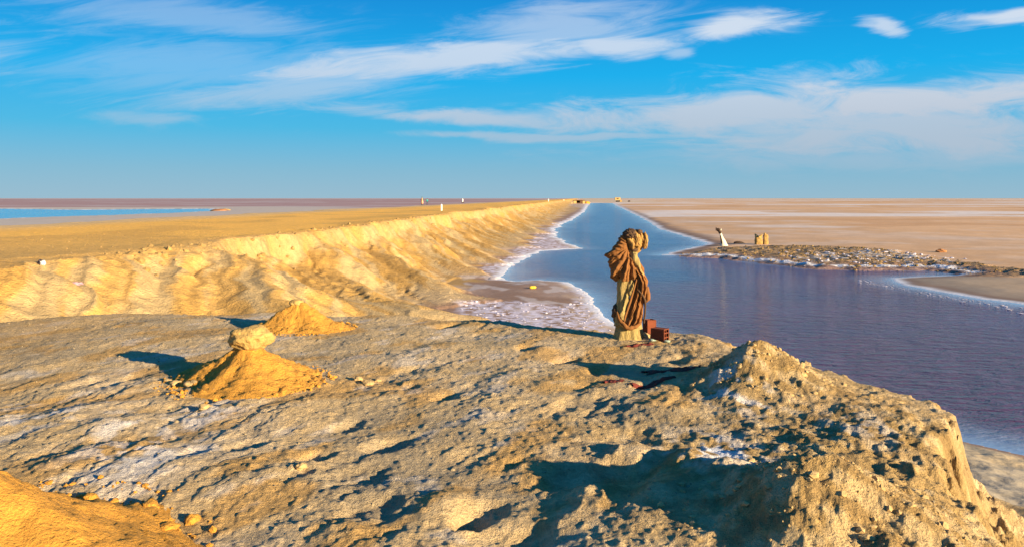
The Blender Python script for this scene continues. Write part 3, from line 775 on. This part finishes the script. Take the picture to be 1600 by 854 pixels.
# head: a wrapped bundle with folded cloth over it
def fold_head(a, z, u): return .016*pleat(a*1.4+z*3.0)+.008*pleat(a*3.1-z*6)
head = draped('head', [(1.30,.0,.10,.05),(1.34,-.03,.15,.085),(1.40,-.065,.195,.115),(1.47,-.085,.21,.13),(1.54,-.075,.205,.125),(1.59,-.045,.18,.10),(1.62,.0,.13,.06),(1.635,.04,.09,.02)], M['wrap'], np.linspace(1.30, 1.635, 50), fold_head, fig, .012, 11)
rock('hood', (.0, .0, 1.555), (.115, .135, .095), 23, M['dark_cloth'], 5, .22, .45, fig)
rock('hood', (.115, .0, 1.60), (.065, .10, .045), 27, M['dark_cloth'], 4, .25, .5, fig)
rock('hood_flap', (.215, -.045, 1.475), (.040, .075, .125), 29, M['wrap'], 5, .22, .55, fig)
rock('face_fold', (.10, -.115, 1.455), (.055, .035, .075), 33, M['wrap'], 4, .25, .6, fig)
path, rad = resample([(-.055,-.10,1.52),(-.02,-.125,1.48),(.015,-.13,1.43),(.02,-.11,1.36)], [.018,.026,.028,.02], 24)
tube('face_fold', path, rad, M['wrap'], fig, 14, .4, 10, .06)
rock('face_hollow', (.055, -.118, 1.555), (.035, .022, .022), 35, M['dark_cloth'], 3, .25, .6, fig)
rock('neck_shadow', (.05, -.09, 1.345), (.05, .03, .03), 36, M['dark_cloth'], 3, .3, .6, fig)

# ------------------------------------------------------------------ hollow bricks
def hollow_brick(name, w_, L_, h_, cols, rows, loc, rot, label):
    root = empty(name, loc); root.rotation_euler = rot; tag(root, label, 'brick', 'hollow bricks by the figure')
    t = .014; bm = bmesh.new(); e = .0025
    box(bm, -L_/2, L_/2, -w_/2, -w_/2+t, 0, h_); box(bm, -L_/2, L_/2, w_/2-t, w_/2, 0, h_)
    box(bm, -L_/2+e, L_/2-e, -w_/2+t, w_/2-t, e, t); box(bm, -L_/2+e, L_/2-e, -w_/2+t, w_/2-t, h_-t, h_-e)
    for i in range(1, rows):
        z = h_*i/rows; box(bm, -L_/2+2*e, L_/2-2*e, -w_/2+t, w_/2-t, z-t/2, z+t/2)
    for j in range(1, cols):
        y = -w_/2+w_*j/cols
        for i in range(rows):
            box(bm, -L_/2+3*e, L_/2-3*e, y-t/2, y+t/2, max(h_*i/rows+t/2, t), min(h_*(i+1)/rows-t/2, h_-t))
    for i in range(8):
        z = h_*(i+.5)/8
        for s2 in (-1, 1): box(bm, -L_/2+.004, L_/2-.004, s2*w_/2-(.0 if s2 < 0 else .0)-.003, s2*w_/2+.003, z-.006, z+.006)
    bm_obj('shell', bm, M['brick'], root)
    bm = bmesh.new(); box(bm, -.012, .012, -w_/2+t, w_/2-t, t, h_-t); bm_obj('core', bm, M['dark_inside'], root)
    return root
bx, by = at(1031, 533, 0)
hollow_brick('hollow_brick', .15, .22, .19, 2, 3, (bx, by, ground(bx, by)-.01), (0, 0, math.radians(-39)), 'red hollow brick lying beside the figure, its holes showing')
bx2, by2 = at(1012, 521, 0)
hollow_brick('hollow_brick', .15, .24, .15, 3, 2, (bx2+.0, by2+.06, ground(bx2, by2)+.11), (math.radians(90), math.radians(90), math.radians(20)), 'orange ribbed hollow brick standing on end behind the figure')
for (px, py, r) in ((1018, 535, .05), (1041, 536, .045)):
    x, y = at(px, py, 0); tag(rock('mortar_lump', (x, y-.05, ground(x, y-.05)+.01), (r*1.1, r*.8, r*.5), px, M['mortar'], 3, .3), 'pale greenish mortar lump under the '+('plain side' if px < 1030 else 'holed end')+' of the lying brick', 'mortar', 'mortar lumps under the brick')
x, y = at(1007, 528, 0); tag(rock('clod', (x, y-.03, ground(x, y)+.02), (.07, .06, .06), 31, M['clod'], 3, .4), 'dark knobbly clod between the figure and the bricks', 'clod')
# red rags trodden into the crust
for k, (px, py, l, w2) in enumerate(((1050, 577, .34, .10), (1018, 598, .26, .06), (958, 594, .12, .08), (998, 541, .20, .06))):
    x, y = at(px, py, 0); n1_, n2_ = 40, 18
    uu, vv = np.meshgrid(np.linspace(-1, 1, n1_), np.linspace(-1, 1, n2_), indexing='ij')
    ex = uu*l*(1+.15*np.sin(vv*4+k)); ey = vv*w2*(1+.35*np.sin(uu*5+k)); 
    X_ = x+ex; Y_ = y+ey+.25*ex
    g = terrain(X_.ravel(), Y_.ravel(), False)
    zz = g+.004+.03*np.abs(fbm(X_.ravel(), Y_.ravel(), .12, 3, 300+k))*(1-np.abs(vv.ravel())**3)
    g0 = ground(x, y); V = np.stack([X_.ravel()-x, Y_.ravel()-y, zz-g0], -1); V = np.vstack([V, V-np.array((0, 0, .012))]); N_ = n1_*n2_
    aa = (np.arange(n1_-1)[:, None]*n2_+np.arange(n2_-1)[None]).ravel()
    Fq = np.stack([aa, aa+n2_, aa+n2_+1, aa+1], -1); Fq = np.vstack([Fq, Fq[:, ::-1]+N_])
    o = mesh_np('rag', V, Fq, M['red_cloth']); o.location = (x, y, g0)
    tag(o, ('long dark red rag lying in the shadow of the mound', 'narrow dark red rag in a hollow of the crust', 'small reddish rag beside a crust hollow', 'dark red rag trodden flat at the foot of the figure')[k], 'rag')

# ------------------------------------------------------------------ across the water
def post_at(px, py): return on(px, py, -1.95)
x, y, z = post_at(1131, 384); k = y/F
st = empty('dead_trunk', (x, y, z)); tag(st, 'bleached leaning dead trunk with a dark forked top', 'dead tree')
path, rad = resample([(.30*0,0,-.2),(0,0,.1),(-.12,0,.5),(-.22,0,.85),(-.30,0,1.15),(-.36,0,1.3)], [.42,.30,.17,.12,.10,.08], 24)
tube('trunk', path, rad, M['white_wood'], st, 14, .3, 3, .25)
path, rad = resample([(-.28,.0,1.12),(-.40,-.02,1.32),(-.58,-.02,1.46),(-.72,-.02,1.44)], [.13,.15,.11,.10], 14)
tube('branch', path, rad, M['dark_wood'], st, 10, .35, 5, .2)
path, rad = resample([(-.64,-.02,1.44),(-.70,-.02,1.62)], [.08,.04], 6); tube('branch', path, rad, M['dark_wood'], st, 8)
path, rad = resample([(-.36,-.0,1.28),(-.22,-.02,1.5)], [.07,.03], 6); tube('branch', path, rad, M['white_wood'], st, 8)
path, rad = resample([(-.16,-.13,.05),(-.25,-.12,.5),(-.32,-.10,.9)], [.10,.07,.05], 10); tube('dark_strip', path, rad, M['dark_wood'], st, 8)
def stub(px0, px1, ptop, pbot, seed, label):
    x, y, z = post_at((px0+px1)/2, pbot); w2 = (px1-px0)*y/F/2; h = (pbot-ptop)*y/F; a = np.linspace(0, 2*math.pi, 40, endpoint=False); rings = []
    for zz in np.linspace(-.15, h, 22):
        r = w2*(1.05-.1*zz/h)*(1/np.maximum(np.abs(np.cos(a)), np.abs(np.sin(a))))**.7
        rings.append(np.stack([r*np.cos(a), r*np.sin(a)*.9, np.full(40, zz)+.12*np.sin(a*2+seed)*(zz > h*.9)], -1))
    R_ = np.array(rings); f = R_.reshape(-1, 3); f = f*(1+.16*fb3(f+seed, .3, 4, seed))[:, None]*np.array((1, 1, 1)); 
    o = lofted('mud_pillar', f.reshape(R_.shape), M['mud_brick']); o.location = (x, y, z); return tag(o, label, 'pillar', 'mud pillar stubs on the bank')
stub(1180, 1190.5, 369, 382, 3, 'broad crumbling ochre mud pillar stub on the far bank')
stub(1193, 1200, 367, 382, 6, 'slim ochre mud pillar stub next to the broad one')
x, y, z = post_at(1154, 380.5); o = tag(rock('driftwood', (x, y, z+.05), (.55, .12, .13), 41, M['dark_wood'], 3, .4), 'dark driftwood log lying between dead trunk and pillars', 'driftwood')
x, y, z = post_at(1471, 394); tag(rock('red_rock', (x, y, z+.06), (.34, .24, .17), 43, M['red_rock'], 4, .35, .7), 'red brown rock alone on the far salt flat', 'rock')

# ------------------------------------------------------------------ on the causeway and beyond
def marker(px, py0, py1, wpx, label, dark=False):
    x, y, z = on(px, py1, .6); h = (py1-py0)*y/F; r = wpx*y/F/2
    root = empty('marker_post', (x, y, z)); tag(root, label, 'post', 'white marker posts along the causeway')
    bm = bmesh.new(); box(bm, -r, r, -r, r, -.1, h*.93); bmesh.ops.bevel(bm, geom=bm.edges[:], offset=r*.25, segments=2, affect='EDGES'); bm_obj('shaft', bm, M['white_paint'], root)
    bm = bmesh.new(); bmesh.ops.create_cone(bm, cap_ends=True, segments=4, radius1=r*1.3, radius2=r*.5, depth=h*.1, matrix=Matrix.Translation((0, 0, h*.95)) @ Matrix.Rotation(math.pi/4, 4, 'Z')); bm_obj('cap', bm, M['white_paint'], root)
    if dark:
        bm = bmesh.new(); box(bm, -r*2.2, r*2.2, -r*2.2, r*2.2, -.1, h*.2); bm_obj('footing', bm, M['dark_wood'], root)
    return root
marker(690, 319, 329.3, 2.4, 'short white marker post standing at the scarp edge')
marker(723, 310.5, 317, 1.6, 'thin white marker post on a dark footing', True)
marker(857, 311, 315, 1.3, 'small far white marker post on the causeway', False)
marker(881, 310.3, 313.4, 1.0, 'farthest white marker post close to the hut', False)

def person(loc, H, rz, top, bottom, label, arm=(.30, .0, .95), hat=None, rob=False):
    root = empty('person', loc, rz); tag(root, label, 'person')
    k = H/1.75
    J = [(0,0,.95),(0,0,1.15),(0,.0,1.38),(0,0,1.48),(0,-.01,1.56),(0,-.02,1.66),(0,-.02,1.74),      # pelvis..head
         (.10,0,.90),(.115,-.02,.50),(.12,.02,.09),(.12,-.13,.03),(-.10,0,.90),(-.115,.04,.50),(-.12,.08,.09),(-.12,-.06,.03),
         (.19,0,1.40),(.25,.02,1.13),(.27,-.08,.90),(.27,-.12,.80),(-.19,0,1.40),(-.25,.02,1.13),(-.26,-.12,.93),(-.25,-.17,.84)]
    E = [(0,1),(1,2),(2,3),(3,4),(4,5),(5,6),(0,7),(7,8),(8,9),(9,10),(0,11),(11,12),(12,13),(13,14),(2,15),(15,16),(16,17),(17,18),(2,19),(19,20),(20,21),(21,22)]
    Rd = [.15,.135,.16,.065,.075,.10,.06,.095,.062,.045,.04,.095,.062,.045,.04,.065,.046,.036,.04,.065,.046,.036,.04]
    me = bpy.data.meshes.new('body'); me.from_pydata([(a*k, b*k, c*k) for a, b, c in J], E, []); me.update()
    o = link(bpy.data.objects.new('body', me), root)
    o.modifiers.new('skin', 'SKIN')
    for i, r in enumerate(Rd): me.skin_vertices[0].data[i].radius = (r*k, r*k*.8)
    me.skin_vertices[0].data[0].use_root = True
    sb_ = o.modifiers.new('sub', 'SUBSURF'); sb_.levels = 1; sb_.render_levels = 1
    m, B, b = new_mat('figure_'+label[:12])
    sp_ = B.n('ShaderNodeSeparateXYZ'); B.put(sp_.inputs[0], B.n('ShaderNodeTexCoord').outputs['Object'])
    zc = sp_.outputs[2]
    c = B.mix(B.m('GREATER_THAN', zc, .93*k), rgba(bottom), rgba(top)); c = B.mix(B.m('GREATER_THAN', zc, 1.47*k), c, (.30,.16,.09,1))
    c = B.mix(B.m('LESS_THAN', zc, .07*k), c, (.03,.02,.02,1)); B.put(b.inputs['Base Color'], c); b.inputs['Roughness'].default_value = .9
    me.materials.append(m)
    rock('hair', (0, .02*k, 1.70*k), (.105*k, .115*k, .085*k), 3, M['hair'] if hat is None else M[hat], 2, .1, .9, root)
    if rob:
        rings = []; a = np.linspace(0, 2*math.pi, 24, endpoint=False)
        for z_, r in ((.35, .26), (.7, .23), (1.0, .19), (1.25, .21), (1.42, .17), (1.47, .09)):
            rings.append(np.stack([r*k*np.cos(a)*(1+.06*np.sin(a*6)), r*k*.8*np.sin(a), np.full(24, z_*k)], -1))
        lofted('robe', rings, M['peach_cloth'], root)
    return root
x, y = at(659.5, 321.3, .55); person((x, y, ground(x, y)), 1.85, math.radians(160), (.06,.14,.04), (.06,.10,.05), 'standing person in a long peach robe over green on the causeway', hat='green_cloth', rob=True)
x, y = at(666, 321.3, .55); person((x, y+2, ground(x, y+2)), 1.55, math.radians(200), (.02,.22,.22), (.03,.04,.06), 'shorter person in a teal top and dark trousers on the causeway')

# far hut and kiosk at the end of the canal
def slab(root, name, x0, x1, y0, y1, z0, z1, mat):
    bm = bmesh.new(); box(bm, x0, x1, y0, y1, z0, z1); return bm_obj(name, bm, mat, root)
x, y = at(905, 313.0, .6); g = ground(x, y); hut = empty('roadside_hut', (x, y, g)); tag(hut, 'low ochre hut with a wide dark opening at the causeway end', 'hut')
slab(hut, 'wall', -4.6, -2.2, -2, 2, -.3, 2.3, M['plaster']); slab(hut, 'wall', 2.6, 4.4, -2, 2, -.3, 2.3, M['plaster'])
slab(hut, 'back_wall', -2.2, 2.6, 1.6, 1.9, -.3, 2.3, M['dark_inside']); slab(hut, 'counter', -2.2, 2.6, -1.9, -1.6, -.3, .55, M['plank'])
slab(hut, 'shutter', .5, 2.55, -1.95, -1.7, .56, 2.25, M['plank'])
rf = slab(hut, 'roof', -4.9, 4.8, -2.5, 2.4, 2.31, 2.7, M['plank']); slab(rf, 'roof_board', -2.5, 2.4, -2.4, 2.2, 2.71, 2.95, M['red_rock'])
tag(rock('sand_heap', (x+6.2, y-1, g+.3), (2.2, 1.6, 1.5), 61, M['ochre_sand'], 4, .25, .8), 'small sand heap piled against the far hut', 'sand heap')
tag(rock('sand_heap', (x-6.6, y-1, g+.1), (2.6, 1.6, .9), 62, M['clod'], 4, .25, .8), 'low sand heap on the road side of the hut', 'sand heap')
x, y = at(964.5, 315.6, ZW+.25); g = ground(x, y); kk = empty('kiosk', (x, y, g)); tag(kk, 'small pale kiosk on a dark base beyond the canal end', 'kiosk')
slab(kk, 'base', -1.5, 2.6, -2, 2, -.3, 1.5, M['dark_inside']); slab(kk, 'apron', 2.61, 5.0, -2.2, 2, -.3, 1.9, M['mud_brick']); slab(kk, 'wall', -2.6, 3.4, -1.6, 2.2, 1.92, 4.7, M['plaster']); slab(kk, 'window', -.9, 1.4, -1.75, -1.55, 3.0, 4.2, M['plank']); slab(kk, 'roof', -3.0, 3.8, -2.0, 2.5, 4.71, 5.0, M['plaster'])
x, y = at(983, 315.4, ZW+.25); tag(rock('far_rock', (x, y, ground(x, y)+.5), (1.5, 1.1, 1.0), 63, M['dark_wood'], 3, .3, .8), 'dark rock on the flat right of the far kiosk', 'rock')
for k, (px, py, sx_, lab) in enumerate(((345, 329.3, 3.4, 'low tan islet mound at the lake end'), (352, 329, 2.0, 'little pale mound next to the lake islet'))):
    x, y = at(px, py, ZW+.1); tag(rock('islet', (x, y, ground(x, y)+.05), (sx_, sx_*.8, .75-.2*k), 70+k, M['red_rock'] if k == 0 else M['pale_stone'], 3, .3, .8), lab, 'mound')

# ------------------------------------------------------------------ litter
x, y, z = on(833, 450.5, ZW+.05); y0 = y
can = empty('plastic_canister', (x, y, z+.06), math.radians(12)); can.rotation_euler = (0, math.radians(88), math.radians(8)); tag(can, 'yellow plastic bottle lying on the brown mudflat', 'bottle')
a = np.linspace(0, 2*math.pi, 20, endpoint=False)
lofted('body', [np.stack([r*np.cos(a), r*np.sin(a), np.full(20, z_)], -1) for z_, r in ((-.17,.05),(-.16,.07),(-.05,.072),(-.04,.068),(.03,.072),(.08,.07),(.13,.035),(.15,.028))], M['yellow_plastic'], can)
lofted('cap', [np.stack([.032*np.cos(a), .032*np.sin(a), np.full(20, z_)], -1) for z_ in (.151,.18)], M['dark_plastic'], can)
def crumple(name, px, py, l, w2, h, rz, mat, seed, label, cat, zg):
    x, y, z = on(px, py, zg); return tag(rock(name, (x, y, z+h*.5), (l, w2, h), seed, mat, 4, .5, .5, None, rz), label, cat)
o = crumple('plastic_scrap', 118, 448, .13, .035, .035, .5, M['pink_plastic'], 81, 'crumpled pinkish plastic scrap on the golden slope', 'litter', -.2)
o = crumple('paper_scrap', 67, 411.5, .06, .05, .06, .2, M['white_plastic'], 82, 'small white crumpled scrap on the golden slope', 'litter', .3)
o = crumple('dark_scrap', 63, 413, .05, .05, .06, .2, M['dark_plastic'], 83, 'small dark scrap touching the white scrap on the slope', 'litter', .3)

# ------------------------------------------------------------------ loose clods, rubble and salt
n = 3600; xs = rng.uniform(-9, 4.2, n); ys = rng.uniform(3.2, 15, n)
ok = (sdf(xs, ys, PROM) > .15) & (np.abs(xs) < ys*.72+.5); xs, ys = xs[ok], ys[ok]
scatter('grit', pts_on(xs, ys), .004+.017*rng.random(len(xs))**5, M['grey_clod'], 'loose grit and crumbs strewn over the crusted promontory', 1, .6)
xs, ys, sz_ = [], [], []
for (mx, my, h, r, p) in MOUNDS[:2]:
    for _ in range(420):
        a = random.uniform(0, 6.28); d = r*random.uniform(.2, 1.7); xs.append(mx+d*math.cos(a)); ys.append(my+d*math.sin(a)); sz_.append(.008+.03*random.random()**4)
scatter('crumbs', pts_on(np.array(xs), np.array(ys)), sz_, M['clod'], 'crumbs of tan earth on the two rough earth mounds', 1, .7)
xs, ys, sz_ = [], [], []
for (cx, cy, R_) in ((c1x, c1y, .84), (c2x, c2y, .78), (-3.08, 4.45, 1.18)):
    for _ in range(260):
        a = random.uniform(0, 6.28); d = R_*random.uniform(.86, 1.18); xs.append(cx+d*math.cos(a)); ys.append(cy+d*math.sin(a)); sz_.append(.008+.024*random.random()**3)
scatter('sand_crumbs', pts_on(np.array(xs), np.array(ys), .004), sz_, M['ochre_sand'], 'orange sand crumbs round the feet of the sand mounds', 1, .8)
for k, (px, py, s2) in enumerate(((262,596,.05),(275,600,.06),(292,592,.055),(300,604,.07),(318,610,.06),(335,614,.05),(372,617,.045),(420,612,.04),(560,590,.05),(575,595,.06),(590,588,.04),
                                  (180,805,.05),(235,800,.06),(262,828,.05),(300,815,.045),(140,790,.05),(320,640,.05),(470,735,.04))):
    x, y = at(px, py, 0); tag(rock('clod', (x, y, ground(x, y)+s2*.25), (s2*1.2, s2, s2*.7), 200+k, M['ochre_sand'] if 11 <= k < 16 else M['clod'], 3, .35, .7, None, k), ('small tan clod beside the boulder mound' if k < 8 else 'small tan clod in the cluster on open crust' if k < 11 else 'small orange clod at the foot of the bare sand heap' if k < 16 else 'small lone tan clod on streaked crust'), 'clod', ('clods by the boulder mound' if k < 8 else 'clods clustered on the crust' if k < 11 else 'clods by the bare heap' if k < 16 else 'lone clods on the crust'))
xs, ys = [], []
poly = np.array(SALT2); lo, hi = poly.min(0), poly.max(0)
xs = rng.uniform(lo[0], hi[0], 9000); ys = rng.uniform(lo[1], hi[1], 9000); ok = sdf(xs, ys, SALT2) > .05; xs, ys = xs[ok][:420], ys[ok][:420]
scatter('salt_rubble', pts_on(xs, ys), .015+.06*rng.random(len(xs))**3, M['salt_lump'], 'jagged lilac white salt rubble along the near shore', 1, .45)
poly = np.array(WHITEP); lo, hi = poly.min(0), poly.max(0)
xs = rng.uniform(lo[0], hi[0], 5000); ys = rng.uniform(lo[1], hi[1], 5000); ok = (sdf(xs, ys, WHITEP)+3*fbm(xs, ys, 1.6, 3, 121) > .3); xs, ys = xs[ok][:130], ys[ok][:130]
scatter('salt_crust', pts_on(xs, ys), .05+.13*rng.random(len(xs))**2, M['salt_lump'], 'white salt crust blocks on the far bank', 1, .5)
M['scrub'] = flatmat('dry_scrub', (.24,.15,.055), .95, 1.2, .4, .8, 6, .1)
poly = np.array(SCRUB); lo, hi = poly.min(0), poly.max(0)
xs = rng.uniform(lo[0], hi[0], 16000); ys = rng.uniform(lo[1], hi[1], 16000); ok = (sdf(xs, ys, SCRUB)+2*fbm(xs, ys, 2.2, 3, 125) > .5); xs, ys = xs[ok][:1500], ys[ok][:1500]
scatter('low_scrub', pts_on(xs, ys), .03+.09*rng.random(len(xs))**3, M['scrub'], 'low dry brown scrub and clods on the far bank', 1, .8)
xs, ys = [], []
for k in range(130):
    u = random.random()**1.5; px = 1345+u*255; py = 435+u*45+random.uniform(0, 5+3*u); p = at(px+random.uniform(-8, 8), py+1.5, ZW); xs.append(p[0]); ys.append(p[1])
P_ = np.stack([xs, ys, np.full(len(xs), ZW+.005)], 1)
scatter('salt_foam', P_, .03+.09*rng.random(len(xs))**3, M['salt_lump'], 'white salt foam drifting along the grey spit', 1, .10)
# crumbling blocks along the scarp edge
xs, ys, sz_ = [], [], []
for k in range(700):
    s_1 = 20+110*random.random()**1.5; q1 = -12.2+random.gauss(.35, .45); xs.append(q1*CA+s_1*SA); ys.append(-q1*SA+s_1*CA); sz_.append(.02+.11*random.random()**4)
M['scarp'] = flatmat('scarp_block', (.34,.21,.07), .95, 3, .3, .8, 14, .04)
scatter('scarp_blocks', pts_on(np.array(xs), np.array(ys)), sz_, M['scarp'], 'crumbling crust blocks along the causeway scarp', 1, .8)
xs, ys, sz_ = [], [], []
for k in range(700):
    px = random.uniform(0, 760); py = random.uniform(425, 495); p = on(px, py, -1.0) if k < 0 else at(px, py, -1.2); xs.append(p[0]); ys.append(p[1]); sz_.append(.010+.03*random.random()**4)
scatter('slope_pebbles', pts_on(np.array(xs), np.array(ys)), sz_, M['scarp'], 'scattered pebbles on the golden slope and gully', 1, .7)
